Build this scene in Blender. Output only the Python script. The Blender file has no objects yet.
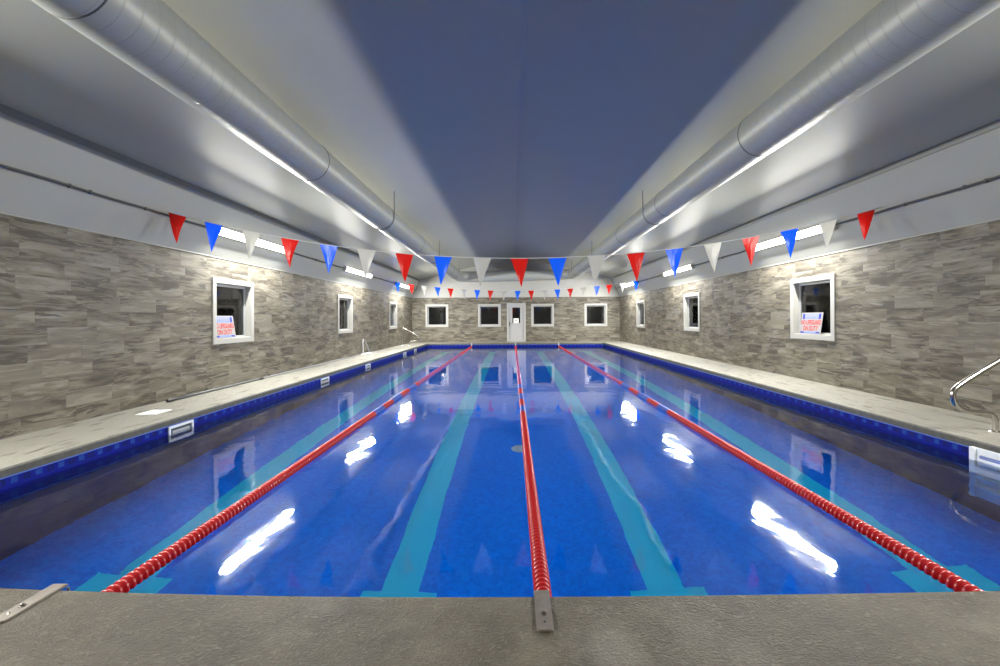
import bpy, bmesh, math, random
from mathutils import Vector, Matrix
random.seed(7)
PI = math.pi
S = bpy.context.scene
C = S.collection

# ------------------------------------------------------------------ helpers
class NT:
    """tiny node-tree writer"""
    def __init__(s, name):
        s.m = bpy.data.materials.new(name); s.m.use_nodes = True
        s.t = s.m.node_tree; s.t.nodes.clear()
        s.out = s.t.nodes.new('ShaderNodeOutputMaterial')
    def n(s, typ, ins=None, **kw):
        nd = s.t.nodes.new(typ)
        for k, v in kw.items(): setattr(nd, k, v)
        for k, v in (ins or {}).items(): s.put(nd.inputs[k], v)
        return nd
    def put(s, sock, v):
        if isinstance(v, bpy.types.NodeSocket): s.t.links.new(v, sock)
        elif isinstance(v, tuple) and sock.type == 'RGBA' and len(v) == 3: sock.default_value = (*v, 1)
        else: sock.default_value = v
    def math(s, op, a, b=0.0, c=0.0, clamp=False):
        nd = s.n('ShaderNodeMath', {0: a, 1: b, 2: c}, operation=op); nd.use_clamp = clamp
        return nd.outputs[0]
    def mix(s, f, a, b, blend='MIX'):
        nd = s.n('ShaderNodeMix', data_type='RGBA', blend_type=blend)
        s.put(nd.inputs[0], f); s.put(nd.inputs[6], a); s.put(nd.inputs[7], b)
        return nd.outputs[2]
    def ramp(s, f, stops):
        nd = s.n('ShaderNodeValToRGB', {0: f}); e = nd.color_ramp.elements
        while len(e) < len(stops): e.new(0.5)
        for i, (p, c) in enumerate(stops):
            e[i].position = p
            e[i].color = (c, c, c, 1) if isinstance(c, (int, float)) else (*c, 1)
        return nd.outputs[0]
    def step(s, x, lo, hi):
        nd = s.n('ShaderNodeMapRange', {0: x, 1: lo, 2: hi, 3: 0.0, 4: 1.0}); nd.clamp = True
        return nd.outputs[0]
    def noise(s, vec, scale, detail=3.0, rough=0.55, dist=0.0):
        nd = s.n('ShaderNodeTexNoise', {'Scale': scale, 'Detail': detail, 'Roughness': rough, 'Distortion': dist})
        s.put(nd.inputs['Vector'], vec)
        return nd.outputs[0]
    def obj(s): return s.n('ShaderNodeTexCoord').outputs['Object']
    def pos(s): return s.n('ShaderNodeNewGeometry').outputs['Position']
    def sep(s, v): return s.n('ShaderNodeSeparateXYZ', {0: v}).outputs
    def comb(s, x=0.0, y=0.0, z=0.0): return s.n('ShaderNodeCombineXYZ', {0: x, 1: y, 2: z}).outputs[0]
    def scale(s, v, xyz): return s.n('ShaderNodeVectorMath', {0: v, 1: xyz}, operation='MULTIPLY').outputs[0]
    def bump(s, h, strength=0.5, dist=0.01):
        return s.n('ShaderNodeBump', {'Strength': strength, 'Distance': dist, 'Height': h}).outputs[0]
    def surf(s, sh): s.t.links.new(sh, s.out.inputs[0]); return s.m
    def bsdf(s, color, rough=0.5, metal=0.0, normal=None, **kw):
        d = {'Base Color': color, 'Roughness': rough, 'Metallic': metal}; d.update(kw)
        nd = s.n('ShaderNodeBsdfPrincipled', d)
        if normal is not None: s.put(nd.inputs['Normal'], normal)
        return nd.outputs[0]

def simple(name, col, rough=0.5, metal=0.0, var=0.06, nscale=6.0, bump=0.0, **kw):
    t = NT(name); o = t.obj()
    nz = t.noise(o, nscale, 3.0)
    c = t.mix(nz, tuple(x*(1-var) for x in col), tuple(min(1, x*(1+var)) for x in col))
    nrm = t.bump(t.noise(o, nscale*8, 2.0), bump, 0.002) if bump else None
    return t.surf(t.bsdf(c, rough, metal, nrm, **kw))

def link(name, mesh, mat=None, parent=None, smooth=False):
    o = bpy.data.objects.new(name, mesh); C.objects.link(o)
    if mat is not None:
        for m in (mat if isinstance(mat, (list, tuple)) else [mat]): mesh.materials.append(m)
    if smooth:
        for p in mesh.polygons: p.use_smooth = True
    if parent is not None: o.parent = parent
    return o
def done(name, bm, mat=None, parent=None, smooth=False, auto=None):
    bmesh.ops.remove_doubles(bm, verts=bm.verts, dist=1e-6)
    bmesh.ops.recalc_face_normals(bm, faces=bm.faces)
    if auto is not None:
        for f in bm.faces: f.smooth = True
        for e in bm.edges:
            if len(e.link_faces) == 2 and e.calc_face_angle(0) > math.radians(auto): e.smooth = False
    me = bpy.data.meshes.new(name); bm.to_mesh(me); bm.free()
    return link(name, me, mat, parent, smooth)
def tag(o, label=None, cat=None, group=None, kind=None):
    if label: o['label'] = label
    if cat: o['category'] = cat
    if group: o['group'] = group
    if kind: o['kind'] = kind
    return o
def empty(name, loc=(0, 0, 0), rz=0.0):
    o = bpy.data.objects.new(name, None); C.objects.link(o)
    o.empty_display_size = 0.1; o.location = loc; o.rotation_euler = (0, 0, rz)
    return o
def box(bm, a, b, mi=0, bevel=0.0):
    x0, y0, z0 = a; x1, y1, z1 = b
    vs = [bm.verts.new(p) for p in ((x0,y0,z0),(x1,y0,z0),(x1,y1,z0),(x0,y1,z0),(x0,y0,z1),(x1,y0,z1),(x1,y1,z1),(x0,y1,z1))]
    fs = []
    for f in ((0,3,2,1),(4,5,6,7),(0,1,5,4),(1,2,6,5),(2,3,7,6),(3,0,4,7)):
        fc = bm.faces.new([vs[i] for i in f]); fc.material_index = mi; fs.append(fc)
    if bevel:
        es = {e for f in fs for e in f.edges}
        bmesh.ops.bevel(bm, geom=list(es), offset=bevel, segments=2, affect='EDGES')
def tube(bm, pts, r, seg=10, cap=True, closed=False):
    pts = [Vector(p) for p in pts]; n = len(pts); rings = []; up = None
    for i, p in enumerate(pts):
        a = pts[i-1] if (i > 0 or closed) else p
        b = pts[(i+1) % n] if (i < n-1 or closed) else p
        d = (b-a).normalized()
        if up is None:
            up = Vector((0,0,1)) if abs(d.z) < 0.9 else Vector((1,0,0))
        s = d.cross(up).normalized(); u = s.cross(d).normalized(); up = u
        rr = r[i] if isinstance(r, (list, tuple)) else r
        rings.append([bm.verts.new(p + rr*(math.cos(2*PI*k/seg)*s + math.sin(2*PI*k/seg)*u)) for k in range(seg)])
    m = n if closed else n-1
    for i in range(m):
        A, B = rings[i], rings[(i+1) % n]
        for k in range(seg):
            bm.faces.new((A[k], A[(k+1) % seg], B[(k+1) % seg], B[k]))
    if cap and not closed:
        bm.faces.new(rings[0][::-1]); bm.faces.new(rings[-1])
    return rings
def lathe(bm, prof, seg=24, axis='Y', origin=(0,0,0), mi=0):
    """prof: (radius, along) pairs around an axis"""
    o = Vector(origin); rings = []
    for r, h in prof:
        ring = []
        for k in range(seg):
            a = 2*PI*k/seg; c, s = r*math.cos(a), r*math.sin(a)
            v = {'Y': (c, h, s), 'Z': (c, s, h), 'X': (h, c, s)}[axis]
            ring.append(bm.verts.new(o + Vector(v)))
        rings.append(ring)
    for A, B in zip(rings, rings[1:]):
        for k in range(seg):
            f = bm.faces.new((A[k], A[(k+1) % seg], B[(k+1) % seg], B[k])); f.material_index = mi
    for R in (rings[0], rings[-1]):
        f = bm.faces.new(R); f.material_index = mi
def smooth_path(pts, n=6, closed=False):
    """Catmull-Rom through the points"""
    P = [Vector(p) for p in pts]; out = []
    for i in range(len(P)-1):
        p0 = P[max(i-1, 0)]; p1 = P[i]; p2 = P[i+1]; p3 = P[min(i+2, len(P)-1)]
        for k in range(n):
            t = k/n
            out.append(0.5*((2*p1)+(p2-p0)*t+(2*p0-5*p1+4*p2-p3)*t*t+(3*p1-p0-3*p2+p3)*t**3))
    out.append(P[-1]); return out

# ------------------------------------------------------------------ measures (metres; camera stands at x = 0, y = 0)
EYE = 1.245
XL, XR = -5.40, 5.79            # stone walls
YB, YF = -1.9, 23.28            # back and far wall
PL, PR, PY = -4.32, 4.62, 21.95 # pool edges
WATER = -0.19
FLOOR = WATER - 1.65
STONE = 2.39
RIDGE_X, RIDGE_Z = 0.15, 4.56
CLX, CLZ = -4.99, 3.375         # outer ceiling edges
CRX, CRZ = 5.35, 3.40
def near_edge(x): return 1.942 + (0.015 if x < 0 else 0.005)*min(abs(x), 2.6)**2

# ------------------------------------------------------------------ materials
def m_stone(name, axis):
    t = NT(name); x, y, z = t.sep(t.pos())[:3]
    u = x if axis == 'x' else y
    TW, TH = 0.60, 0.195
    row = t.math('FLOOR', t.math('DIVIDE', z, TH))
    sh = t.n('ShaderNodeTexWhiteNoise', {'Vector': t.comb(row, 3.1, 0.0)}, noise_dimensions='3D').outputs[0]
    uu = t.math('ADD', t.math('DIVIDE', u, TW), t.math('MULTIPLY', sh, 7.0))
    colm = t.math('FLOOR', uu)
    rnd = t.n('ShaderNodeTexWhiteNoise', {'Vector': t.comb(colm, row, 1.7)}, noise_dimensions='3D').outputs[0]
    rnd2 = t.n('ShaderNodeTexWhiteNoise', {'Vector': t.comb(row, colm, 5.7)}, noise_dimensions='3D').outputs[0]
    fu = t.math('FRACT', uu); fv = t.math('FRACT', t.math('DIVIDE', z, TH))
    eu = t.math('MULTIPLY', t.math('MINIMUM', fu, t.math('SUBTRACT', 1.0, fu)), TW)
    ev = t.math('MULTIPLY', t.math('MINIMUM', fv, t.math('SUBTRACT', 1.0, fv)), TH)
    edge = t.math('SUBTRACT', 1.0, t.step(t.math('MINIMUM', eu, ev), 0.001, 0.005))
    off = t.math('MULTIPLY', rnd, 40.0)
    wob = t.math('MULTIPLY', t.noise(t.comb(u, z, off), 1.3, 2.0), 0.13)
    zz = t.math('ADD', z, wob)
    v1 = t.comb(t.math('MULTIPLY', u, 1.0), t.math('MULTIPLY', zz, 6.0), off)
    v2 = t.comb(t.math('MULTIPLY', u, 1.9), t.math('MULTIPLY', zz, 14.0), off)
    n1 = t.noise(v1, 1.0, 5.0, 0.62, 0.6); n2 = t.noise(v2, 1.0, 5.0, 0.68, 1.0)
    base = t.ramp(n1, [(0.37, (0.042, 0.034, 0.023)), (0.455, (0.101, 0.087, 0.063)), (0.545, (0.145, 0.130, 0.100)), (0.64, (0.225, 0.210, 0.174))])
    # greyer, smoother tiles among the streaked ones
    base = t.mix(t.math('MULTIPLY', t.step(rnd2, 0.5, 0.95), 0.58), base, (0.169, 0.156, 0.128))
    base = t.mix(t.math('MULTIPLY', t.step(rnd, 0.60, 1.0), 0.5), base, t.mix(0.6, base, (0.089, 0.073, 0.049)))
    lo = t.noise(t.comb(t.math('MULTIPLY', u, 1.0), t.math('MULTIPLY', zz, 2.4), off), 1.0, 2.0)
    dark = t.math('MULTIPLY', t.step(n2, 0.48, 0.56), t.step(lo, 0.45, 0.54))
    base = t.mix(t.math('MULTIPLY', dark, 0.88), base, (0.022, 0.017, 0.012))
    pale = t.math('MULTIPLY', t.step(n2, 0.48, 0.36), t.step(lo, 0.56, 0.42))
    base = t.mix(t.math('MULTIPLY', pale, 0.8), base, (0.249, 0.234, 0.197))
    fine = t.noise(t.comb(t.math('MULTIPLY', u, 12.0), t.math('MULTIPLY', z, 60.0), off), 1.0, 2.0)
    base = t.mix(0.16, base, t.mix(fine, (0.035, 0.030, 0.023), (0.261, 0.246, 0.208)))
    base = t.mix(t.math('MULTIPLY', edge, 0.35), base, (0.059, 0.053, 0.043))
    h = t.math('SUBTRACT', t.math('MULTIPLY', n2, 0.6), edge)
    return t.surf(t.bsdf(base, 0.62, 0.0, t.bump(h, 0.35, 0.004)))
STONE_Y, STONE_X = m_stone('stone_tile_side', 'y'), m_stone('stone_tile_end', 'x')

def m_plaster(name, col, rough, bumpy=0.15):
    t = NT(name); p = t.pos()
    c = t.mix(t.noise(p, 0.7, 4.0), tuple(x*0.95 for x in col), tuple(min(1, x*1.04) for x in col))
    return t.surf(t.bsdf(c, rough, 0.0, t.bump(t.noise(p, 3.0, 4.0), bumpy, 0.01)))
CEIL = m_plaster('ceiling_paint', (0.365, 0.372, 0.328), 0.36)
COVE = m_plaster('cove_paint', (0.285, 0.293, 0.275), 0.5, 0.08)
FARW = m_plaster('upper_wall_paint', (0.36, 0.36, 0.345), 0.5, 0.05)
FASCIA = simple('fascia_paint', (0.20, 0.205, 0.195), 0.5)

def m_deck():
    t = NT('textured_concrete'); p = t.pos()
    big = t.noise(p, 0.9, 4.0, 0.6, 0.6); mid = t.noise(p, 5.0, 5.0, 0.6, 0.4)
    c = t.ramp(t.math('ADD', t.math('MULTIPLY', big, 0.6), t.math('MULTIPLY', mid, 0.4)),
               [(0.40, (0.030, 0.0245, 0.0145)), (0.5, (0.060, 0.051, 0.033)), (0.64, (0.115, 0.102, 0.073))])
    patch = t.step(t.noise(t.scale(p, (1.0, 1.0, 1.0)), 1.9, 3.0, 0.5, 0.3), 0.60, 0.72)
    c = t.mix(t.math('MULTIPLY', patch, 0.5), c, (0.153, 0.144, 0.125))
    x, y, z = t.sep(p)[:3]
    bd = t.math('SQRT', t.math('ADD', t.math('POWER', t.math('SUBTRACT', x, 0.36), 2.0), t.math('POWER', t.math('SUBTRACT', y, 1.62), 2.0)))
    bd = t.math('ADD', bd, t.math('MULTIPLY', t.math('SUBTRACT', t.noise(p, 9.0, 3.0), 0.5), 0.22))
    c = t.mix(t.math('MULTIPLY', t.math('SUBTRACT', 1.0, t.step(bd, 0.06, 0.17)), 0.6), c, (0.17, 0.16, 0.14))
    st = t.noise(t.scale(p, (5.0, 1.1, 1.0)), 2.2, 4.0, 0.6, 0.2)
    side = t.step(y, 2.1, 2.8)
    stain = t.math('MULTIPLY', t.math('MULTIPLY', t.step(st, 0.585, 0.61), side), 0.75)
    pale = t.mix(t.math('MULTIPLY', side, 0.82), c, (0.315, 0.312, 0.280))  # same concrete beyond the front deck, painted paler for the stronger light there
    c = t.mix(stain, pale, (0.053, 0.048, 0.039))
    grain = t.noise(t.scale(p, (1.0, 1.0, 1.0)), 120.0, 3.0, 0.7, 0.5)
    rip = t.noise(t.scale(p, (1.0, 1.6, 1.0)), 24.0, 3.0, 0.6, 2.2)
    c = t.mix(t.math('MULTIPLY', t.step(grain, 0.40, 0.60), 0.55), c, t.mix(0.75, c, (0.022, 0.019, 0.013)))
    c = t.mix(t.math('MULTIPLY', t.step(rip, 0.56, 0.66), 0.35), c, (0.20, 0.185, 0.145))
    h = t.math('ADD', t.math('MULTIPLY', rip, 0.75), t.math('MULTIPLY', grain, 0.45))
    rough = t.math('ADD', 0.22, t.math('MULTIPLY', big, 0.3))
    return t.surf(t.bsdf(c, rough, 0.0, t.bump(h, 0.9, 0.014), **{'Specular IOR Level': 0.32}))
DECK = m_deck()

COPING = simple('rough_grey_coping_edge', (0.085, 0.085, 0.078), 0.8, 0, 0.5, 18.0, 0.8)

def m_liner():
    t = NT('blue_pool_liner'); p = t.pos()
    v = t.n('ShaderNodeTexVoronoi', {'Vector': p, 'Scale': 26.0}, voronoi_dimensions='3D')
    r = t.sep(v.outputs['Color'])[0]
    n = t.noise(p, 45.0, 3.0)
    c = t.mix(r, (0.001, 0.140, 0.80), (0.001, 0.20, 0.92))
    c = t.mix(t.math('MULTIPLY', t.step(n, 0.52, 0.72), 0.5), c, (0.003, 0.29, 0.96))
    return t.surf(t.bsdf(c, 0.7, **{'Specular IOR Level': 0.02}))
def m_line():
    t = NT('light_blue_lane_marking'); p = t.pos()
    c = t.mix(t.noise(p, 30.0, 2.0), (0.012, 0.56, 0.985), (0.016, 0.62, 0.99))
    return t.surf(t.bsdf(c, 0.7, **{'Specular IOR Level': 0.02}))
def m_band():
    """navy waterline band with a printed row of light and dark squares, plain blue liner below"""
    t = NT('patterned_waterline_band'); x, y, z = t.sep(t.pos())[:3]
    nrm = t.n('ShaderNodeNewGeometry').outputs['Normal']
    nx = t.math('ABSOLUTE', t.sep(nrm)[0])
    u = t.mix(t.step(nx, 0.4, 0.6), t.comb(x, x, x), t.comb(y, y, y)); u = t.sep(u)[0]
    q = t.math('DIVIDE', u, 0.195); f = t.math('FRACT', q)
    zc = t.math('ABSOLUTE', t.math('SUBTRACT', z, -0.128))
    inrow = t.math('LESS_THAN', zc, 0.025)
    light = t.math('MULTIPLY', t.math('LESS_THAN', t.math('ABSOLUTE', t.math('SUBTRACT', f, 0.25)), 0.14), inrow)
    rd = t.math('ADD', t.math('POWER', t.math('MULTIPLY', t.math('SUBTRACT', f, 0.75), 0.195), 2.0), t.math('POWER', t.math('SUBTRACT', z, -0.128), 2.0))
    ring = t.math('MULTIPLY', t.math('LESS_THAN', t.math('ABSOLUTE', t.math('SUBTRACT', t.math('SQRT', rd), 0.022)), 0.007), inrow)
    nz = t.noise(t.pos(), 35.0, 3.0)
    navy = t.mix(nz, (0.001, 0.003, 0.13), (0.002, 0.008, 0.25))
    c = t.mix(light, navy, t.mix(nz, (0.003, 0.02, 0.20), (0.02, 0.085, 0.30)))
    c = t.mix(ring, c, (0.004, 0.008, 0.05))
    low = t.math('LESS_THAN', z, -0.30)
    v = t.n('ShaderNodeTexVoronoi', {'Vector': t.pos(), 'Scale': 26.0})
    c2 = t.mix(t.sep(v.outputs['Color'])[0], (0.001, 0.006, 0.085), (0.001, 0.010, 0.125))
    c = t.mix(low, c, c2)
    return t.surf(t.bsdf(c, 0.5, **{'Specular IOR Level': 0.12}))
LINER, LINE, BAND = m_liner(), m_line(), m_band()

def m_water():
    t = NT('pool_water'); p = t.pos()
    a = t.noise(t.scale(p, (1.0, 0.8, 1.0)), 1.5, 2.0, 0.5, 0.3)
    b = t.noise(t.scale(p, (1.0, 0.7, 1.0)), 5.0, 2.0, 0.5, 0.4)
    d = t.noise(t.scale(p, (1.0, 0.8, 1.0)), 16.0, 2.0, 0.5, 0.3)
    h = t.math('ADD', t.math('ADD', a, t.math('MULTIPLY', b, 0.16)), t.math('MULTIPLY', d, 0.035))
    nrm = t.bump(h, 1.0, 0.007)
    f = t.n('ShaderNodeFresnel', {'IOR': 1.333, 'Normal': nrm})
    a = t.n('ShaderNodeBsdfRefraction', {'Color': (0.90, 0.985, 1.0), 'Roughness': 0.0, 'IOR': 1.333, 'Normal': nrm})
    b = t.n('ShaderNodeBsdfGlossy', {'Color': (1.0, 1.0, 1.0), 'Roughness': 0.04, 'Normal': nrm})
    mx = t.n('ShaderNodeMixShader', {0: f.outputs[0]})
    t.t.links.new(a.outputs[0], mx.inputs[1]); t.t.links.new(b.outputs[0], mx.inputs[2])
    return t.surf(mx.outputs[0])
WATERM = m_water()

def m_duct():
    t = NT('spiral_wound_duct'); o = t.obj(); x, y, z = t.sep(o)[:3]
    ang = t.math('DIVIDE', t.math('ARCTAN2', z, x), 2*PI)
    f = t.math('FRACT', t.math('ADD', t.math('DIVIDE', y, 0.137), ang))
    d = t.math('ABSOLUTE', t.math('SUBTRACT', f, 0.5))
    seam = t.math('SUBTRACT', 1.0, t.step(d, 0.02, 0.05))
    belly = t.math('MULTIPLY', t.math('SUBTRACT', 0.25, t.math('MULTIPLY', d, d)), 1.0)
    n = t.noise(o, 1.4, 3.0)
    c = t.mix(n, (0.245, 0.258, 0.250), (0.295, 0.308, 0.30))
    c = t.mix(t.math('MULTIPLY', seam, 0.4), c, (0.20, 0.21, 0.22))
    h = t.math('SUBTRACT', t.math('MULTIPLY', belly, -0.5), t.math('MULTIPLY', seam, 0.6))
    return t.surf(t.bsdf(c, 0.40, 0.1, t.bump(h, 0.5, 0.006)))
DUCT = m_duct()
DUCT_PLAIN = simple('grey_sheet_metal', (0.33, 0.342, 0.33), 0.42, 0.1)
GASKET = simple('dark_duct_gasket', (0.05, 0.05, 0.055), 0.6)
STRAP = simple('galvanised_strap', (0.16, 0.165, 0.18), 0.45, 0.6)
WHITE = simple('white_painted_trim', (0.37, 0.37, 0.355), 0.4, 0.0, 0.03)
SASH = simple('grey_window_sash', (0.36, 0.37, 0.38), 0.4)
DOORW = simple('pale_door_paint', (0.36, 0.36, 0.375), 0.4)
STEEL = simple('brushed_stainless', (0.50, 0.48, 0.45), 0.22, 1.0, 0.08, 14.0)
PLATE = simple('worn_steel_plate', (0.30, 0.275, 0.25), 0.4, 0.75, 0.35, 30.0, 0.4)
BOLT = simple('dark_bolt_steel', (0.12, 0.115, 0.11), 0.4, 0.8)
WPLAST = simple('white_pool_plastic', (0.72, 0.76, 0.80), 0.4)
DARKSLOT = simple('painted_opening_shade', (0.03, 0.045, 0.06), 0.6)  # dark colour stands in for the shade inside openings
POLE = simple('dark_grey_pole', (0.10, 0.11, 0.12), 0.4, 0.3)
RUBBER = simple('black_rubber', (0.02, 0.02, 0.022), 0.6)
HOSE = simple('grey_hose', (0.22, 0.23, 0.25), 0.5)
CONDUIT = simple('dark_conduit_paint', (0.045, 0.045, 0.052), 0.5)
CORD = simple('white_cord', (0.62, 0.62, 0.60), 0.6)
BEAD = simple('pale_liner_bead', (0.10, 0.18, 0.52), 0.4)
def m_float(name, a, b):
    t = NT(name); o = t.obj(); y = t.math('ABSOLUTE', t.sep(o)[1])
    c = t.mix(t.noise(o, 30.0, 2.0), a, b)
    return t.surf(t.bsdf(c, 0.32, 0.0, None, **{'Coat Weight': 0.3}))
RED = m_float('red_float_plastic', (0.29, 0.002, 0.004), (0.37, 0.004, 0.007))
BLUE = m_float('blue_float_plastic', (0.012, 0.05, 0.32), (0.02, 0.08, 0.42))
def m_flag(name, col):
    t = NT(name); o = t.obj()
    c = t.mix(t.noise(o, 5.0, 2.0), tuple(x*0.93 for x in col), tuple(min(1, x*1.05) for x in col))
    nrm = t.bump(t.noise(t.scale(o, (1.0, 1.0, 0.5)), 9.0, 2.0, 0.5, 0.6), 0.35, 0.03)
    b = t.bsdf(c, 0.3, 0.0, nrm)
    tr = t.n('ShaderNodeBsdfTranslucent', {'Color': c})
    mx = t.n('ShaderNodeMixShader', {0: 0.5})
    t.t.links.new(b, mx.inputs[1]); t.t.links.new(tr.outputs[0], mx.inputs[2])
    return t.surf(mx.outputs[0])
FLAG = {'red': m_flag('red_vinyl', (0.72, 0.022, 0.015)), 'blue': m_flag('blue_vinyl', (0.010, 0.21, 0.92)), 'white': m_flag('white_vinyl', (0.60, 0.60, 0.585))}
def m_glass():
    t = NT('window_glass')
    f = t.n('ShaderNodeFresnel', {'IOR': 1.65})
    a = t.n('ShaderNodeBsdfTransparent', {'Color': (0.55, 0.58, 0.60)})
    b = t.n('ShaderNodeBsdfGlossy', {'Color': (0.9, 0.9, 0.9), 'Roughness': 0.04})
    mx = t.n('ShaderNodeMixShader', {0: f.outputs[0]})
    t.t.links.new(a.outputs[0], mx.inputs[1]); t.t.links.new(b.outputs[0], mx.inputs[2])
    return t.surf(mx.outputs[0])
GLASS = m_glass()
LAMP_E = 6.0
def m_lamp():
    t = NT('lit_fluorescent_diffuser')
    e = t.n('ShaderNodeEmission', {'Color': (1.0, 0.975, 0.895), 'Strength': LAMP_E})
    return t.surf(e.outputs[0])
LAMP = m_lamp()
SIGN_W = simple('white_sign_board', (0.25, 0.245, 0.255), 0.5, 0, 0.02)
SIGN_B = simple('blue_sign_ink', (0.012, 0.02, 0.22), 0.5)
SIGN_L = simple('pale_blue_sign_ink', (0.15, 0.20, 0.44), 0.5)
SIGN_R = simple('red_sign_ink', (0.36, 0.02, 0.02), 0.5)
PAPER = simple('white_paper', (0.82, 0.82, 0.80), 0.7)
INK = simple('grey_ink', (0.2, 0.2, 0.2), 0.7)

# ------------------------------------------------------------------ room shell
def struct(name, bm, mat, **kw):
    o = done(name, bm, mat, **kw); tag(o, kind='structure'); return o

# floor: deck slab with the pool cut out
inner = []
for i in range(25):
    x = PL + (PR-PL)*i/24; inner.append((x, near_edge(x)))
R = 0.16
for k in range(5):
    a = k/4*PI/2; inner.append((PR-R+R*math.cos(a), PY-R+R*math.sin(a)))
for k in range(5):
    a = PI/2+k/4*PI/2; inner.append((PL+R+R*math.cos(a), PY-R+R*math.sin(a)))
def ring_edges(bm, pts, z):
    vs = [bm.verts.new((x, y, z)) for x, y in pts]
    return vs, [bm.edges.new((vs[i], vs[(i+1) % len(vs)])) for i in range(len(vs))]
cx, cy = (PL+PR)/2, (near_edge(0)+PY)/2
def inset(pts, d):
    out = []; n = len(pts)
    for i in range(n):
        a = Vector(pts[i-1]); b = Vector(pts[i]); c = Vector(pts[(i+1) % n])
        t_ = (c-a); t_.normalize(); nrm = Vector((-t_.y, t_.x))
        out.append(tuple(b + nrm*d))
    return out
bm = bmesh.new()
iv, ie = ring_edges(bm, inset(inner, -0.012), 0.0)
ov, oe = ring_edges(bm, [(XL, YB), (XR, YB), (XR, YF), (XL, YF)], 0.0)
bmesh.ops.triangle_fill(bm, edges=ie+oe, use_beauty=True)
# rounded nose, face and underside of the coping
prof = [(0.0, -0.010), (0.004, -0.016), (0.006, -0.074), (-0.10, -0.078)]
prev = iv
for off, z in prof:
    cur = [bm.verts.new((x, y, z)) for x, y in inset(inner, off)]
    for i in range(len(cur)):
        j = (i+1) % len(cur); f = bm.faces.new((prev[i], prev[j], cur[j], cur[i])); f.material_index = 1
    prev = cur
struct('floor', bm, [DECK, COPING])

# pool basin
bm = bmesh.new()
wl = inset(inner, -0.016)
tops = [bm.verts.new((x, y, -0.06)) for x, y in wl]; bots = [bm.verts.new((x, y, FLOOR)) for x, y in wl]
for i in range(len(wl)):
    j = (i+1) % len(wl); f = bm.faces.new((tops[i], tops[j], bots[j], bots[i])); f.material_index = 1
SX = [-3.15, -0.95, 1.27, 3.45]; SW = 0.155; TW_ = 0.31
ya, yb = 3.28, 3.60; yc, yd = 20.29, 20.61
xs = sorted({PL-0.02, PR+0.02, *[s+d for s in SX for d in (-TW_, -SW, SW, TW_)]})
ys = [1.9, ya, yb, yc, yd, PY+0.02]
for a, b in zip(xs, xs[1:]):
    for c, d in zip(ys, ys[1:]):
        mx, my = (a+b)/2, (c+d)/2
        k = min(abs(mx-s) for s in SX)
        on = (k < SW and ya < my < yd) or (k < TW_ and (ya < my < yb or yc < my < yd))
        f = bm.faces.new([bm.verts.new(p) for p in ((a,c,FLOOR),(b,c,FLOOR),(b,d,FLOOR),(a,d,FLOOR))])
        f.material_index = 2 if on else 0
basin = struct('pool_basin', bm, [LINER, BAND, LINE])
# liner bead under the coping
bm = bmesh.new()
tube(bm, [(x, y, -0.085) for x, y in inset(inner, -0.010)], 0.007, 6, closed=True)
struct('trim_liner_bead', bm, BEAD)
# water
bm = bmesh.new()
vs = [bm.verts.new((x, y, WATER)) for x, y in inset(inner, -0.015)]
bmesh.ops.triangle_fill(bm, edges=[bm.edges.new((vs[i], vs[(i+1) % len(vs)])) for i in range(len(vs))], use_beauty=True)
bmesh.ops.recalc_face_normals(bm, faces=bm.faces)
for f in bm.faces:
    if f.normal.z < 0: f.normal_flip()
me = bpy.data.meshes.new('pool_water'); bm.to_mesh(me); bm.free()
water = link('pool_water', me, WATERM)
tag(water, 'clear calm water filling the blue swimming pool', 'water', kind='stuff')

# walls with window openings
WZ0, WZ1 = 0.89, 1.94           # clear opening
WW = 0.53                       # half opening
def wall_boxes(u0, u1, z0, z1, holes, put):
    us = sorted({u0, u1, *[h[0] for h in holes], *[h[1] for h in holes]})
    zs = sorted({z0, z1, *[h[2] for h in holes], *[h[3] for h in holes]})
    for a, b in zip(us, us[1:]):
        for c, d in zip(zs, zs[1:]):
            mu, mz = (a+b)/2, (c+d)/2
            if any(h[0] < mu < h[1] and h[2] < mz < h[3] for h in holes): continue
            put(a, b, c, d)
LW = [8.38, 13.95, 19.55]; RW = [8.36, 13.95, 19.50]
FW = [-4.07, -1.24, 1.62, 4.49]
DX, DW, DH = 0.205, 0.44, 2.0
T = 0.16
def side_wall(name, x, out, ys_):
    bm = bmesh.new()
    def put(a, b, c, d):
        x0, x1 = sorted((x, x+out*T)); box(bm, (x0, a, c), (x1, b, d))
    wall_boxes(YB, YF, -0.05, STONE, [(y-WW, y+WW, WZ0, WZ1) for y in ys_], put)
    struct(name, bm, STONE_Y)
side_wall('wall_left', XL, -1, LW); side_wall('wall_right', XR, 1, RW)
bm = bmesh.new()
wall_boxes(XL-T, XR+T, -0.05, STONE, [(x-WW, x+WW, WZ0, WZ1) for x in FW] + [(DX-DW, DX+DW, -0.05, DH)],
           lambda a, b, c, d: box(bm, (a, YF, c), (b, YF+T, d)))
struct('wall_far', bm, STONE_X)
bm = bmesh.new(); box(bm, (XL-T, YB-T, -0.05), (XR+T, YB, STONE))
struct('wall_back', bm, STONE_X)
# upper gable ends
def gable(name, y, d):
    pts = [(XL, STONE), (XR, STONE), (CRX, CRZ-0.1), (CRX, CRZ), (RIDGE_X, RIDGE_Z), (CLX, CLZ), (CLX, CLZ-0.1)]
    bm = bmesh.new()
    A = [bm.verts.new((x, y, z)) for x, z in pts]; B = [bm.verts.new((x, y+d, z)) for x, z in pts]
    bm.faces.new(A); bm.faces.new(B[::-1])
    for i in range(len(pts)):
        j = (i+1) % len(pts); bm.faces.new((A[i], A[j], B[j], B[i]))
    struct(name, bm, FARW)
gable('wall_far_upper', YF, 0.1); gable('wall_back_upper', YB, -0.1)
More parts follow.
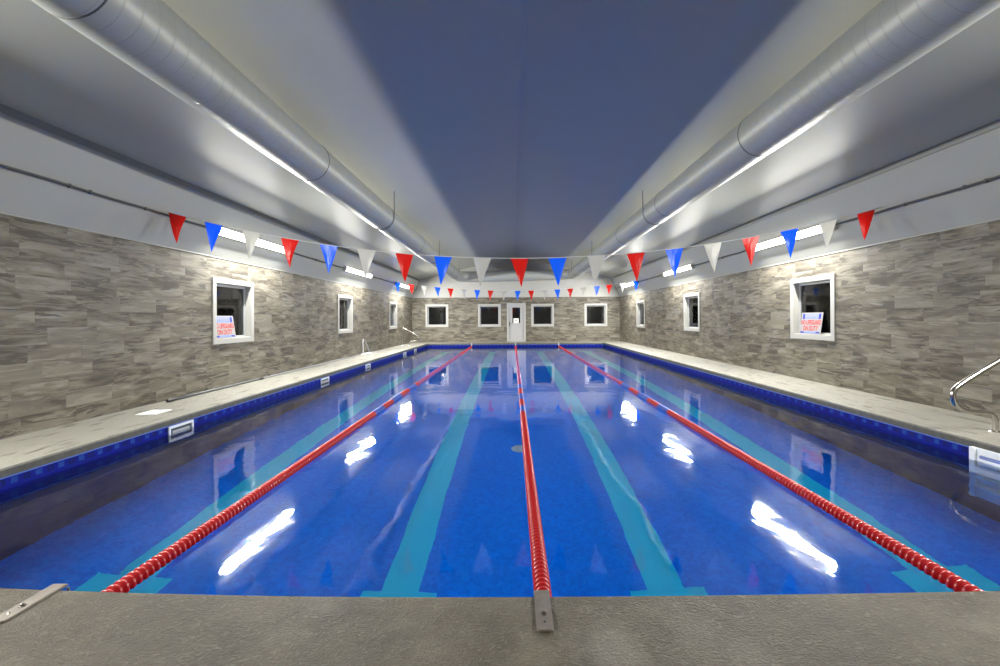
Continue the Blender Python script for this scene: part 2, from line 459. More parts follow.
# thin white ledge over the tiles
for nm, x, s in (('trim_left', XL, 1), ('trim_right', XR, -1)):
    bm = bmesh.new(); x0, x1 = sorted((x, x+s*0.012)); box(bm, (x0, YB, STONE-0.006), (x1, YF, STONE+0.012)); struct(nm, bm, COVE)
# ceiling (two pitches), sloped coves, fascia strips
bm = bmesh.new()
NS = 1
def slab(bm, prof, t=0.05):
    A = [(bm.verts.new((x, YB, z)), bm.verts.new((x, YF, z))) for x, z in prof]
    B = [(bm.verts.new((x, YB, z+t)), bm.verts.new((x, YF, z+t))) for x, z in prof]
    for i in range(len(prof)-1):
        bm.faces.new((A[i][0], A[i+1][0], A[i+1][1], A[i][1])); bm.faces.new((B[i][0], B[i][1], B[i+1][1], B[i+1][0]))
    for k in (0, -1): bm.faces.new((A[k][0], A[k][1], B[k][1], B[k][0]))
slab(bm, [(CLX-0.45, CLZ-0.1), (CLX, CLZ), (RIDGE_X, RIDGE_Z), (CRX, CRZ), (CRX+0.45, CRZ-0.1)])
struct('ceiling', bm, CEIL)
bm = bmesh.new(); box(bm, (RIDGE_X-0.022, YB, RIDGE_Z-0.016), (RIDGE_X+0.022, YF, RIDGE_Z-0.003)); struct('trim_ridge', bm, WHITE)
for nm, xa, xb, zb in (('cove_left', XL, CLX, CLZ), ('cove_right', XR, CRX, CRZ)):
    s = 1 if xa > 0 else -1
    bm = bmesh.new(); pr = [(xa, STONE), (xb+s*0.02, zb-0.085), (xb+s*0.15, zb-0.085), (xa+s*0.13, STONE)]
    A = [bm.verts.new((x, YB, z)) for x, z in pr]; B = [bm.verts.new((x, YF, z)) for x, z in pr]
    bm.faces.new(A); bm.faces.new(B[::-1])
    for i in range(4):
        j = (i+1) % 4; bm.faces.new((A[i], A[j], B[j], B[i]))
    struct('wall_'+nm, bm, COVE)
    bm = bmesh.new(); x0, x1 = sorted((xb, xb+s*0.14)); box(bm, (x0, YB, zb-0.085), (x1, YF, zb+0.01))
    struct('trim_fascia_'+nm[5:], bm, FASCIA)

# ------------------------------------------------------------------ windows and door
def to_wall(o, side, u):
    """local frame: x along the wall to the viewer's right, y out of the room, z up"""
    if side == 'far': o.location = (u, YF, 0)
    elif side == 'left': o.location = (XL, u, 0); o.rotation_euler = (0, 0, PI/2)
    else: o.location = (XR, u, 0); o.rotation_euler = (0, 0, -PI/2)
def frame_ring(bm, w, z0, z1, t, y0, y1, bev=0.004):
    """four mitred boxes round an opening of half width w"""
    for a, b in (((-w-t, y0, z1), (w+t, y1, z1+t)), ((-w-t, y0, z0-t), (w+t, y1, z0)), ((-w-t, y0, z0), (-w, y1, z1)), ((w, y0, z0), (w+t, y1, z1))):
        box(bm, a, b, 0, bev)
wproto = None
def window(i, side, u):
    global wproto
    r = empty('window_%d' % i); tag(r, kind='structure')
    if wproto is None:
        bm = bmesh.new(); frame_ring(bm, WW-0.012, WZ0+0.012, WZ1-0.012, 0.098, -0.022, 0.0, 0.005); c = done('casing', bm, WHITE, r)
        bm = bmesh.new(); frame_ring(bm, WW-0.018, WZ0+0.018, WZ1-0.018, 0.018, 0.0, 0.15, 0); j = done('jamb', bm, WHITE, r)
        bm = bmesh.new(); frame_ring(bm, WW-0.062, WZ0+0.050, WZ1-0.062, 0.044, 0.095, 0.140, 0.004); s = done('sash', bm, SASH, r)
        bm = bmesh.new(); box(bm, (-WW+0.06, 0.112, WZ0+0.048), (WW-0.06, 0.118, WZ1-0.06)); p = done('pane', bm, GLASS, r)
        wproto = [c, j, s, p]
    else:
        for k in wproto:
            q = k.copy(); C.objects.link(q); q.parent = r
    to_wall(r, side, u); return r
n = 1
for side, us in (('left', LW), ('far', FW), ('right', RW[::-1])):
    for u in us: window(n, side, u); n += 1

d = empty('door_1'); tag(d, kind='structure'); d.location = (DX, YF, 0)
bm = bmesh.new()
for a, b in (((-DW-0.07, -0.025, DH-0.03), (DW+0.07, 0.0, DH+0.07)), ((-DW-0.07, -0.025, 0), (-DW+0.03, 0.0, DH-0.03)), ((DW-0.03, -0.025, 0), (DW+0.07, 0.0, DH-0.03))): box(bm, a, b, 0, 0.004)
done('door_casing', bm, WHITE, d)
bm = bmesh.new()
# leaf: stiles and rails round the glass, a sunk lower panel
g0, g1, gw = 0.99, 1.85, 0.222
L = DW-0.03
for a, b in (((-L, 0.02, 0.02), (L, 0.06, 0.10)), ((-L, 0.02, g1), (L, 0.06, DH-0.03)), ((-L, 0.02, 0.86), (L, 0.06, g0)),
             ((-L, 0.02, g0), (-gw, 0.06, g1)), ((gw, 0.02, g0), (L, 0.06, g1)), ((-L, 0.02, 0.10), (-L+0.1, 0.06, 0.86)), ((L-0.1, 0.02, 0.10), (L, 0.06, 0.86)),
             ((-L+0.1, 0.032, 0.10), (L-0.1, 0.055, 0.86))): box(bm, a, b)
done('door_leaf', bm, DOORW, d)
bm = bmesh.new(); frame_ring(bm, gw-0.012, g0+0.012, g1-0.012, 0.03, 0.008, 0.02, 0.003); done('glazing_bead', bm, WHITE, d)
bm = bmesh.new(); box(bm, (-gw, 0.036, g0), (gw, 0.042, g1)); done('door_pane', bm, GLASS, d)
bm = bmesh.new(); box(bm, (-L+0.03, 0.008, 0.82), (-L+0.07, 0.02, 1.08), 0, 0.003); tube(bm, [(-L+0.05, 0.014, 0.97), (-L+0.05, -0.045, 0.97), (-L+0.17, -0.045, 0.965)], 0.010, 8)
done('door_handle', bm, BOLT, d)
bm = bmesh.new(); box(bm, (-L, 0.0, 0.0), (L, 0.14, 0.018)); done('threshold', bm, SASH, d)
nt = empty('paper_notice', (DX-0.01, YF+0.030, 1.0))
bm = bmesh.new(); box(bm, (-0.14, 0, 0), (0.14, 0.003, 0.25)); done('sheet', bm, PAPER, nt)
bm = bmesh.new(); box(bm, (-0.06, -0.0015, 0.11), (0.055, 0, 0.15)); box(bm, (-0.03, -0.0015, 0.125), (0.05, 0, 0.135)); done('print', bm, INK, nt)
tag(nt, 'white paper notice on the lower glass of the far door', 'notice')

# ------------------------------------------------------------------ warning signs on the sills of the two nearest windows
def text_bm(s, size, wmax, x, y, z, bold=0.0):
    cu = bpy.data.curves.new('t', 'FONT'); cu.body = s; cu.size = size; cu.align_x = 'CENTER'; cu.align_y = 'CENTER'; cu.extrude = 0.0008; cu.offset = bold
    o = bpy.data.objects.new('t', cu); C.objects.link(o)
    bpy.context.view_layer.update()
    me = bpy.data.meshes.new_from_object(o.evaluated_get(bpy.context.evaluated_depsgraph_get()))
    bpy.data.objects.remove(o); bpy.data.curves.remove(cu)
    bm = bmesh.new(); bm.from_mesh(me); bpy.data.meshes.remove(me)
    w = max(v.co.x for v in bm.verts)-min(v.co.x for v in bm.verts); k = min(1.0, wmax/w)
    for v in bm.verts: v.co = Vector((v.co.x*k+x, v.co.y+y, v.co.z+z))
    return bm
def sign(side, yc, label):
    W, H = 0.60, 0.42
    r = empty('warning_sign')
    bm = bmesh.new(); box(bm, (-W/2, 0, -0.004), (W/2, H, 0.0)); done('sign_board', bm, SIGN_W, r)
    bm = bmesh.new(); box(bm, (-W/2+0.04, H-0.125, 0), (W/2-0.04, H-0.025, 0.0012)); done('header_panel', bm, SIGN_L, r)
    for sx in (-1, 1):
        bm = bmesh.new(); box(bm, (sx*0.225-0.028, H-0.125, 0.0012), (sx*0.225+0.028, H-0.025, 0.002)); done('header_block', bm, SIGN_B, r)
    done('lettering', text_bm('WARNING', 0.085, 0.37, 0, H-0.075, 0.0022, 0.001), SIGN_W, r)
    done('lettering', text_bm('NO LIFEGUARD', 0.13, 0.56, 0, 0.222, 0.001, 0.003), SIGN_R, r)
    done('lettering', text_bm('ON DUTY', 0.13, 0.42, 0, 0.105, 0.001, 0.003), SIGN_R, r)
    bm = bmesh.new(); box(bm, (-W/2+0.03, 0.012, 0), (W/2-0.03, 0.046, 0.0012)); done('footer_panel', bm, SIGN_L, r)
    for sx in (-1, 1):
        bm = bmesh.new(); box(bm, (sx*0.22-0.05, 0.014, 0.0012), (sx*0.22+0.05, 0.044, 0.002)); done('footer_block', bm, SIGN_B, r)
    tilt = math.asin(0.062/H)
    up = Vector((0, 0, math.cos(tilt)))
    if side == 'left':
        xv = Vector((0, 1, 0)); yv = up + Vector((-math.sin(tilt), 0, 0)); base = Vector((XL-0.022, yc, WZ0+0.022))
    else:
        xv = Vector((0, -1, 0)); yv = up + Vector((math.sin(tilt), 0, 0)); base = Vector((XR+0.022, yc, WZ0+0.022))
    zv = xv.cross(yv)
    M = Matrix((xv, yv, zv)).transposed().to_4x4(); M.translation = base
    r.matrix_world = M
    tag(r, label, 'sign', 'lifeguard warning signs on the sills')
sign('left', 8.17, 'white and blue no lifeguard sign leaning in the nearest left window')
sign('right', 8.46, 'white and blue no lifeguard sign leaning in the nearest right window')

# ------------------------------------------------------------------ ventilation duct
DR = 0.27
dl, dr_ = (-2.767, 3.42), (3.08, 3.51)
YE, EB = 21.75, 0.62
root = empty('ventilation_duct', (0.15, 0, 0))
tag(root, 'grey spiral wound air duct running along both ceiling slopes and across the far end', 'duct')
def P(o): o.matrix_parent_inverse = Matrix.Translation((-0.15, 0, 0)); return o
def bumps(side):
    x, z = side; bm = bmesh.new(); n_ = 2
    lathe(bm, [(DR, YB), (DR, YE)], 56)
    o = P(done('straight_run', bm, DUCT, root, auto=40)); o.location = (x, 0, z)
bumps(dl); bumps(dr_)
for (x, z), s in ((dl, 1), (dr_, -1)):
    bm = bmesh.new()
    path = [(x+s*EB*(1-math.cos(a)), YE+EB*math.sin(a), z) for a in [k/10*PI/2 for k in range(11)]]
    tube(bm, path, DR, 40, cap=False); P(done('elbow', bm, DUCT_PLAIN, root, auto=40))
    for k in (0, 5, 10):
        p = Vector(path[k]); t_ = Vector((s*math.sin(k/10*PI/2), math.cos(k/10*PI/2), 0))
        bm = bmesh.new(); tube(bm, [p-t_*0.012, p+t_*0.012], DR+0.008, 40); P(done('seam_collar', bm, DUCT_PLAIN, root, auto=40))
yx = YE+EB
bm = bmesh.new(); tube(bm, [(dl[0]+EB, yx, dl[1]), (dr_[0]-EB, yx, dr_[1])], DR, 40, cap=False); P(done('cross_run', bm, DUCT_PLAIN, root, auto=40))
for (x, z), ysx in ((dl, [2.72, 5.92, 9.1, 12.3, 15.5, 18.7]), (dr_, [2.2, 5.36, 8.5, 11.7, 14.9, 18.1])):
    for y in ysx:
        bm = bmesh.new(); lathe(bm, [(DR+0.001, -0.006), (DR+0.004, -0.004), (DR+0.004, 0.004), (DR+0.001, 0.006)], 56)
        o = P(done('joint_gasket', bm, GASKET, root, auto=40)); o.location = (x, y, z)
def ceil_z(x): return RIDGE_Z - (RIDGE_Z-CLZ)/(RIDGE_X-CLX)*(RIDGE_X-x) if x < RIDGE_X else RIDGE_Z - (RIDGE_Z-CRZ)/(CRX-RIDGE_X)*(x-RIDGE_X)
for (x, z), s, ysx in ((dl, 1, [9.15, 14.8, 20.2]), (dr_, -1, [9.25, 15.2, 20.4])):
    for y in ysx:
        bm = bmesh.new(); r_ = DR+0.006
        pts = [(x+s*r_, y, ceil_z(x+s*r_))] + [(x+s*r_*math.cos(a), y, z-r_*math.sin(a)) for a in [k/14*PI for k in range(15)]] + [(x-s*r_, y, ceil_z(x-s*r_))]
        tube(bm, pts, 0.011, 6); P(done('hanger_strap', bm, STRAP, root))

# ------------------------------------------------------------------ fluorescent fixtures and conduit
def cove_pt(side, z):
    xa, xb, zb = (XL, CLX, CLZ-0.085) if side < 0 else (XR, CRX, CRZ-0.085)
    t = (z-STONE)/(zb-STONE); return xa + (xb-xa)*t
LZ = 2.835
lproto = {}
def fixture(side, yc, label):
    r = empty('strip_light', (cove_pt(side, LZ), yc, LZ))
    nrm = Vector((-side*0.925, 0, -0.38)).normalized()   # out of the cove
    tv = Vector((nrm.z*side, 0, -nrm.x*side)); tv = nrm.cross(Vector((0, 1, 0))).normalized()
    def pr(a, b): return Vector((0, 0, 0)) + tv*a + nrm*b
    HL = 1.22
    if side not in lproto:
        def prism(name, prof, y0, y1, mat):
            bm = bmesh.new()
            A = [bm.verts.new(pr(a, b)+Vector((0, y0, 0))) for a, b in prof]; B = [bm.verts.new(pr(a, b)+Vector((0, y1, 0))) for a, b in prof]
            bm.faces.new(A); bm.faces.new(B[::-1])
            for i in range(len(prof)):
                j = (i+1) % len(prof); bm.faces.new((A[i], A[j], B[j], B[i]))
            return done(name, bm, mat)
        hs = prism('housing', [(-0.075, 0.0), (0.075, 0.0), (0.075, 0.028), (-0.075, 0.028)], -HL, HL, WHITE)
        df = prism('diffuser', [(-0.068, 0.028), (0.068, 0.028), (0.068, 0.05), (0.045, 0.085), (-0.045, 0.085), (-0.068, 0.05)], -HL+0.02, HL-0.02, LAMP)
        e1 = prism('end_cap', [(-0.075, 0.0), (0.075, 0.0), (0.075, 0.055), (0.05, 0.092), (-0.05, 0.092), (-0.075, 0.055)], -HL-0.012, -HL+0.02, WHITE)
        e2 = prism('end_cap', [(-0.075, 0.0), (0.075, 0.0), (0.075, 0.055), (0.05, 0.092), (-0.05, 0.092), (-0.075, 0.055)], HL-0.02, HL+0.012, WHITE)
        lproto[side] = [hs, df, e1, e2]
        for k in lproto[side]: k.parent = r
    else:
        for k in lproto[side]:
            q = k.copy(); C.objects.link(q); q.parent = r
    tag(r, label, 'light', 'strip lights along the coves')
    ld = bpy.data.lights.new('lamp_glow', 'AREA'); ld.shape = 'RECTANGLE'; ld.size = 2.36; ld.size_y = 0.12
    ld.energy = AREA_W; ld.color = (1.0, 0.975, 0.895); pass
    lo = bpy.data.objects.new('lamp_glow', ld); C.objects.link(lo); lo.parent = r
    # local -Z of the lamp points away from the cove and down to the water
    xl = Vector((0, 1, 0)); zl = Vector((side*0.70, 0, 0.71)).normalized()
    M = Matrix((xl, zl.cross(xl), zl)).transposed().to_4x4(); M.translation = nrm*0.088 - Vector((0, 0, 0.022))
    lo.matrix_local = M
AREA_W = 310.0
pl = {0: 'nearest', 1: 'middle', 2: 'farthest'}
for i, yc in enumerate((8.78, 14.55, 20.3)):
    fixture(-1, yc, 'lit white strip light on left cove, %s of the three in view' % pl[i])
for i, yc in enumerate((8.66, 14.5, 20.3)):
    fixture(1, yc, 'lit white strip light on right cove, %s of the three in view' % pl[i])
fixture(-1, 2.0, 'lit white strip light on left cove beside the camera')
fixture(1, 2.0, 'lit white strip light on right cove beside the camera')

for side, nm in ((-1, 'left'), (1, 'right')):
    r = empty('conduit', (cove_pt(side, LZ), 0, LZ)); r_in = Matrix.Translation((-cove_pt(side, LZ), 0, -LZ))
    x = cove_pt(side, LZ) - side*0.026
    for a, b in ((YB, 0.74), (3.26, 7.40 if side > 0 else 7.52), (9.92 if side > 0 else 10.04, 13.24 if side > 0 else 13.29), (15.76 if side > 0 else 15.81, 19.04), (21.56, YF)):
        bm = bmesh.new(); tube(bm, [(x, a+(b-a)*k/16, LZ-0.008+0.004*math.sin(k*1.3)) for k in range(17)], 0.016, 8)
        o = done('pipe', bm, CONDUIT, r, smooth=True); o.matrix_parent_inverse = r_in
    for y in (4.1, 5.05, 5.3, 6.1, 11.4, 12.2, 17.1, 17.8):
        bm = bmesh.new(); box(bm, (x-0.018, y-0.014, LZ-0.030), (x+0.018, y+0.014, LZ+0.014), 0, 0.004)
        o = done('clip', bm, CONDUIT, r); o.matrix_parent_inverse = r_in
    tag(r, 'dark thin conduit running between the strip lights on the %s cove' % nm, 'conduit')

# ------------------------------------------------------------------ flag lines
def bunting(y, pts, x0, x1, zc, z0, z1, xs, cols, label):
    r = empty('flag_line', (0.15, y, zc)); inv = Matrix.Translation((-0.15, -y, -zc))
    def zs(x):
        xm = 0.15
        return zc + ((z0-zc)*((xm-x)/(xm-x0))**2 if x < xm else (z1-zc)*((x-xm)/(x1-xm))**2)
    bm = bmesh.new(); tube(bm, [(x0+(x1-x0)*k/60, y, zs(x0+(x1-x0)*k/60)) for k in range(61)], 0.006, 6)
    o = done('cord', bm, CORD, r, smooth=True); o.matrix_parent_inverse = inv
    for i, x in enumerate(xs):
        col = cols[i % 3]; bm = bmesh.new()
        hw, h, n_ = 0.132, 0.425, 8
        slope = (zs(x+0.05)-zs(x-0.05))/0.1
        lean = random.uniform(-0.01, 0.01); cur = random.uniform(-0.03, 0.03); tw = random.uniform(-0.2, 0.2)
        rows = []
        for k in range(n_+1):
            t = k/n_; w = hw*(1-t)+0.002
            row = []
            for s in (-1, -0.5, 0, 0.5, 1):
                xx = s*w; yy = cur*math.sin(t*PI) + 0.012*math.cos(s*PI/2)*t*(1-t)*4*(1 if i % 2 else -1) + tw*xx*t
                row.append((xx + lean*t*4, yy, slope*xx*(1-t) - h*t))
            rows.append(row)
        F = [[bm.verts.new(p) for p in row] for row in rows]
        G = [[bm.verts.new((p[0], p[1]+0.002, p[2])) for p in row] for row in rows]
        for k in range(n_):
            for j in range(4):
                bm.faces.new((F[k][j], F[k][j+1], F[k+1][j+1], F[k+1][j])); bm.faces.new((G[k][j], G[k+1][j], G[k+1][j+1], G[k][j+1]))
            for j in (0, 4): bm.faces.new((F[k][j], F[k+1][j], G[k+1][j], G[k][j]))
        for j in range(4):
            bm.faces.new((F[0][j], F[0][j+1], G[0][j+1], G[0][j])); bm.faces.new((F[n_][j], F[n_][j+1], G[n_][j+1], G[n_][j]))
        o = done('pennant', bm, FLAG[col], r, auto=50); o.location = (x, y, zs(x)-0.004); o.matrix_parent_inverse = inv
        o['label'] = '%s pennant' % col
    tag(r, label, 'bunting', 'backstroke flag lines over the pool')
NX = [178, 214, 252, 290.5, 329, 367, 404.5, 443.5, 482.5, 520, 557.5, 597, 636, 674.5, 713, 751, 790, 829, 867]
bunting(6.5, 0, -5.195, 5.55, EYE+0.905, EYE+1.638, EYE+1.638, [-5.03, -4.49, -3.92, -3.34, -2.76, -2.19, -1.62, -1.04, -0.45, 0.11, 0.68, 1.27, 1.86, 2.44, 3.02, 3.59, 4.17, 4.76, 5.33],
        ['red', 'blue', 'white'], 'nearer line of red, blue and white pennants strung across the pool')
bunting(19.0, 0, -5.195, 5.55, EYE+1.222, EYE+1.638, EYE+1.638, [-5.04, -4.44, -3.88, -3.29, -2.72, -2.13, -1.54, -0.95, -0.36, 0.24, 0.82, 1.41, 1.98, 2.55, 3.14, 3.72, 4.26, 4.85, 5.44],
        ['blue', 'red', 'white'], 'farther line of small looking pennants strung near the far wall')

# ------------------------------------------------------------------ lane ropes and their anchors
SP = 0.040
def disc_prof(c=0.0):
    return [(0.012, c-0.0195), (0.027, c-0.0185), (0.030, c-0.011), (0.041, c-0.009), (0.0462, c-0.004), (0.0462, c+0.004), (0.041, c+0.009), (0.030, c+0.011), (0.027, c+0.0185), (0.012, c+0.0195)]
bm = bmesh.new(); lathe(bm, disc_prof(), 20); bmesh.ops.recalc_face_normals(bm, faces=bm.faces)
disc_me = bpy.data.meshes.new('float_disc'); bm.to_mesh(disc_me); bm.free()
for p in disc_me.polygons: p.use_smooth = True
disc_me.materials.append(RED)
Y0, Y1 = 2.09, PY-0.12
ZR = WATER + 0.015
def lane_rope(x, label):
    r = empty('lane_rope', (x, Y0, ZR)); tag(r, label, 'lane rope', 'lane ropes floating on the pool')
    cnt = int((Y1-Y0)/SP)
    for i in range(100):
        o = bpy.data.objects.new('float_disc', disc_me); C.objects.link(o); o.parent = r; o.location = (0, i*SP, 0)
    bm = bmesh.new()
    for i in range(100, cnt):
        y = Y0+i*SP
        blue = 6.45 < y < 6.92 or 7.42 < y < 7.98 or 8.6 < y < 9.2 or (9.4 < y < 17.0 and i % 5 in (0, 1))
        lathe(bm, disc_prof(i*SP), 10, mi=1 if blue else 0)
    bmesh.ops.recalc_face_normals(bm, faces=bm.faces)
    me = bpy.data.meshes.new('float_disc'); bm.to_mesh(me); bm.free()
    for p in me.polygons: p.use_smooth = True
    o = link('float_disc', me, [RED, BLUE], r); o['kind'] = 'stuff'; o['label'] = 'red discs with a stretch of alternating blue bands'
    bm = bmesh.new()
    ya_ = near_edge(x)-Y0
    pts = [(0, ya_+0.014, -0.001-ZR), (0, ya_+0.016, -0.05-ZR), (0, ya_+0.035, -0.14-ZR), (0, 0.0, 0), (0, Y1-Y0, 0), (0, PY-Y0-0.05, 0.08)]
    tube(bm, pts, 0.006, 6); done('cable', bm, STEEL, r)
ROPES = [-2.085, 0.148, 2.338]
for x, l in zip(ROPES, ('red lane rope on the left, ending at lower left', 'red lane rope in the middle, running to the steel plate in front', 'red lane rope on the right, ending at lower right')):
    lane_rope(x, l)
def anchor(x, y, rz, label, group='rope anchor plates on the deck', s=1):
    r = empty('rope_anchor', (x, y, 0), rz)
    bm = bmesh.new(); w, l0, l1, rd = 0.035, -0.232, 0.025, 0.016
    pts = [(-w, l1), (w, l1), (w, l0+rd), (w-rd*0.3, l0+rd*0.3), (w-rd, l0), (-w+rd, l0), (-w+rd*0.3, l0+rd*0.3), (-w, l0+rd)]
    A = [bm.verts.new((a, b, 0.010)) for a, b in pts]; B = [bm.verts.new((a, b, 0.0)) for a, b in pts]
    f = bm.faces.new(A); bm.faces.new(B[::-1])
    for i in range(len(pts)):
        j = (i+1) % len(pts); bm.faces.new((A[i], B[i], B[j], A[j]))
    bmesh.ops.bevel(bm, geom=list(f.edges), offset=0.0035, segments=2, affect='EDGES')
    done('anchor_plate', bm, PLATE, r)
    bm = bmesh.new(); lathe(bm, [(0.013, 0.010), (0.013, 0.013), (0.008, 0.014), (0.008, 0.020), (0.004, 0.022)], 6, 'Z', (0, -0.135, 0)); done('bolt', bm, BOLT, r)
    bm = bmesh.new(); lathe(bm, [(0.006, 0.010), (0.006, 0.013), (0.002, 0.014)], 10, 'Z', (0, -0.185, 0)); done('screw', bm, STEEL, r)
    tag(r, label, 'anchor', group)
anchor(0.124, near_edge(0), 0.0, 'worn steel anchor plate on the deck at the near end of the middle lane rope')
anchor(-2.135, near_edge(-2.135), 0.0, 'worn steel anchor plate on the deck at lower left')
anchor(2.40, near_edge(2.4), 0.0, 'worn steel anchor plate on the deck at the near end of the right lane rope')
for x, w in zip(ROPES, ('left', 'middle', 'right')):
    r = empty('rope_hook', (x, PY+0.02, 0))
    bm = bmesh.new(); box(bm, (-0.035, -0.03, 0.0), (0.035, 0.12, 0.008), 0, 0.002); done('hook_plate', bm, SASH, r)
    bm = bmesh.new(); box(bm, (-0.03, -0.036, -0.15), (0.03, -0.028, 0.008), 0, 0.002); done('drop_bracket', bm, SASH, r)
    tag(r, 'grey hook bracket at the far pool edge holding the %s lane rope' % w, 'bracket', 'far rope brackets')

# ------------------------------------------------------------------ skimmers in the left pool wall
sk = None
def skimmer(y, label):
    global sk
    r = empty('skimmer', (PL-0.016, y, -0.178)); tag(r, label, 'skimmer', 'skimmers along the left pool wall')
    if sk is None:
        hw, hh, t = 0.21, 0.085, 0.032
        bm = bmesh.new()
        for a, b in (((0, -hw, hh-t), (0.022, hw, hh)), ((0, -hw, -hh), (0.022, hw, -hh+t)), ((0, -hw, -hh+t), (0.022, -hw+t, hh-t)), ((0, hw-t, -hh+t), (0.022, hw, hh-t))): box(bm, a, b, 0, 0.004)
        a = done('face_frame', bm, WPLAST, r)
        bm = bmesh.new(); box(bm, (0.001, -hw+t, -hh+t), (0.005, hw-t, hh-t)); b = done('mouth', bm, DARKSLOT, r)  # flat sheet, the shade of the opening is in its colour
        bm = bmesh.new(); box(bm, (0.006, -hw+t+0.03, -0.035), (0.014, hw-t-0.03, 0.02), 0, 0.003); c = done('weir_flap', bm, SASH, r)
        sk = [a, b, c]
    else:
        for k in sk:
            q = k.copy(); C.objects.link(q); q.parent = r
for y, l in ((5.63, 'nearest'), (9.95, 'second'), (12.9, 'third'), (17.3, 'fourth'), (19.2, 'farthest')):
    skimmer(y, 'white framed skimmer in left pool wall, %s of five from the front' % l)
r = empty('access_cover', (-4.86, 5.85, 0.0), 0.05)
bm = bmesh.new(); box(bm, (-0.13, -0.15, 0.0), (0.13, 0.15, 0.008), 0, 0.003); o = done('lid', bm, WPLAST, r)
bm = bmesh.new(); lathe(bm, [(0.012, 0.008), (0.012, 0.010), (0.008, 0.0105)], 12, 'Z', (0, 0.11, 0)); done('finger_hole', bm, DARKSLOT, r)  # solid dark disc, the hole's shade painted on
tag(r, 'white square skimmer lid lying in the left deck', 'lid')

# main drain on the pool floor
r = empty('floor_drain', (0.10, 6.47, FLOOR))
bm = bmesh.new(); lathe(bm, [(0.135, 0.0), (0.13, 0.012), (0.10, 0.022), (0.02, 0.026)], 32, 'Z'); done('drain_cover', bm, WPLAST, r, auto=40)
bm = bmesh.new()
for k in range(8):
    a = k*PI/4; tube(bm, [(0.04*math.cos(a), 0.04*math.sin(a), 0.0255), (0.09*math.cos(a), 0.09*math.sin(a), 0.0235)], 0.004, 6)
done('grille_rib', bm, SASH, r)
tag(r, 'round white drain cover on the pool floor beside the middle lane rope', 'drain')

# white step unit in the right pool wall (only its far end is in the picture)
r = empty('pool_step_unit', (PR+0.016, 3.5, WATER)); inv = r.matrix_world.inverted()
bm = bmesh.new()
box(bm, (-0.045, -0.85, -1.2), (0.0, 0.84, 0.128), 0, 0.006)
box(bm, (-0.062, 0.78, -1.2), (-0.045, 0.84, 0.128), 0, 0.004)
done('step_back', bm, WPLAST, r)
for z in (0.055, -0.20, -0.50, -0.80):
    bm = bmesh.new(); box(bm, (-0.13 if z < 0 else -0.07, -0.85, z-0.02), (-0.045, 0.74, z+0.012), 0, 0.006); done('tread' if z < 0 else 'ledge', bm, WPLAST if z < 0 else SIGN_L, r)
tag(r, 'white moulded step unit in the right pool wall below the steel handrail', 'pool steps')

# ------------------------------------------------------------------ stainless handrails
def handrail(x0, s, y, pts, label):
    r = empty('handrail', (x0, y, 0))
    bm = bmesh.new(); tube(bm, smooth_path([(s*a, 0, z) for a, z in pts], 5), 0.027, 12); done('rail_tube', bm, STEEL, r, smooth=True)
    for a in (pts[0][0], pts[-1][0]):
        bm = bmesh.new(); lathe(bm, [(0.055, 0.0), (0.055, 0.006), (0.045, 0.016), (0.026, 0.020)], 20, 'Z', (s*a, 0, 0)); done('escutcheon', bm, STEEL if s > 0 else WPLAST, r, auto=40)
    tag(r, label, 'handrail', 'stainless handrails on the deck')
# profile across the deck: inner foot, run towards the pool, curl up, slope back up to the post
prof = [(0.0, 0.0), (0.0, 0.08), (-0.012, 0.15), (-0.05, 0.19), (-0.12, 0.205), (-0.24, 0.215), (-0.34, 0.235), (-0.42, 0.29), (-0.455, 0.37), (-0.445, 0.44), (-0.395, 0.495),
        (-0.20, 0.62), (0.03, 0.755), (0.16, 0.83), (0.25, 0.86), (0.31, 0.835), (0.335, 0.76), (0.34, 0.55), (0.34, 0.25), (0.34, 0.0)]
handrail(5.17, 1, 4.63, prof, 'curved stainless handrail on right deck at the frame edge')
handrail(-4.86, -1, 20.3, [(a, z*0.93) for a, z in prof], 'curved stainless handrail at far end of left deck')

# ------------------------------------------------------------------ pole, hose and hoop along the left wall
r = empty('pool_pole', (-5.25, 6.66, 0.0))
bm = bmesh.new(); tube(bm, [(0.0, 0.0, 0.020), (-0.02, 2.4, 0.020)], 0.019, 12); done('outer_tube', bm, POLE, r, smooth=True)
bm = bmesh.new(); tube(bm, [(-0.02, 2.4, 0.020), (-0.04, 4.5, 0.018)], 0.014, 12); done('inner_tube', bm, HOSE, r, smooth=True)
bm = bmesh.new(); tube(bm, [(-0.02, 2.3, 0.021), (-0.02, 2.45, 0.021)], 0.0225, 12); done('lock_collar', bm, RUBBER, r)
bm = bmesh.new(); tube(bm, [(0.0, -0.10, 0.022), (0.0, 0.06, 0.022)], 0.0245, 12); done('end_grip', bm, RUBBER, r)
tag(r, 'long dark pool pole lying on the left deck along the wall', 'pole')
pts = [(-5.29+0.05*math.sin(k*0.9), 11.26+k*0.315, 0.018) for k in range(13)]
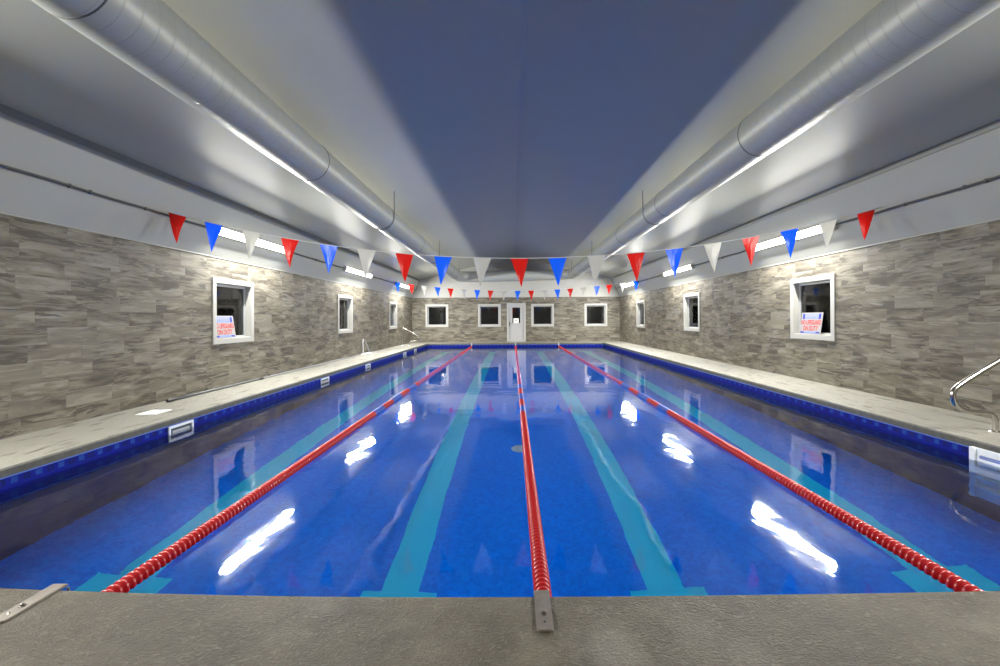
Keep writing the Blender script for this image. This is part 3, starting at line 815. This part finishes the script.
bm = bmesh.new(); tube(bm, smooth_path(pts, 4), 0.017, 8); o = done('hose', bm, HOSE, smooth=True); tag(o, 'thin grey hose on the left deck between the pole and the hoop', 'hose')
r = empty('tubular_hoop', (-5.22, 15.4, 0.0))
bm = bmesh.new(); tube(bm, smooth_path([(0.0, -0.30, 0.03), (-0.04, -0.2, 0.25), (-0.09, -0.08, 0.46), (-0.10, 0.03, 0.52), (-0.09, 0.14, 0.46), (-0.03, 0.28, 0.22), (0.0, 0.36, 0.03)], 5), 0.018, 10)
done('hoop_tube', bm, HOSE, r, smooth=True)
bm = bmesh.new(); box(bm, (-0.07, -0.38, 0.0), (0.09, 0.42, 0.045), 0, 0.012); done('hoop_base', bm, WPLAST, r)
tag(r, 'grey tubular hoop on a pale base standing against the left wall', 'hoop')

# ------------------------------------------------------------------ world, camera, view
w = bpy.data.worlds.new('night'); S.world = w; w.use_nodes = True
w.node_tree.nodes['Background'].inputs[0].default_value = (0.008, 0.009, 0.011, 1); w.node_tree.nodes['Background'].inputs[1].default_value = 1.0
cam = bpy.data.cameras.new('camera'); co = bpy.data.objects.new('camera', cam); C.objects.link(co)
cam.sensor_fit = 'HORIZONTAL'; cam.sensor_width = 36.0; cam.lens = 36.0*0.432
cam.shift_x = -0.0125; cam.shift_y = -0.0145; cam.clip_start = 0.05; cam.clip_end = 200
co.matrix_world = Matrix.Translation((0, 0, EYE)) @ Matrix.Rotation(PI/2, 4, 'X') @ Matrix.Rotation(math.radians(-0.33), 4, 'Z')
S.camera = co
cy_ = S.cycles
cy_.use_denoising = True
try: cy_.denoiser = 'OPENIMAGEDENOISE'
except Exception: pass
cy_.max_bounces = 12; cy_.diffuse_bounces = 5; cy_.transmission_bounces = 8; cy_.glossy_bounces = 5
cy_.sample_clamp_indirect = 6.0; cy_.blur_glossy = 0.5
cy_.caustics_reflective = True; cy_.caustics_refractive = True
vs_ = S.view_settings
vs_.view_transform = 'Standard'; vs_.look = 'None'; vs_.exposure = 0.50; vs_.gamma = 1.0; vs_.use_curve_mapping = False
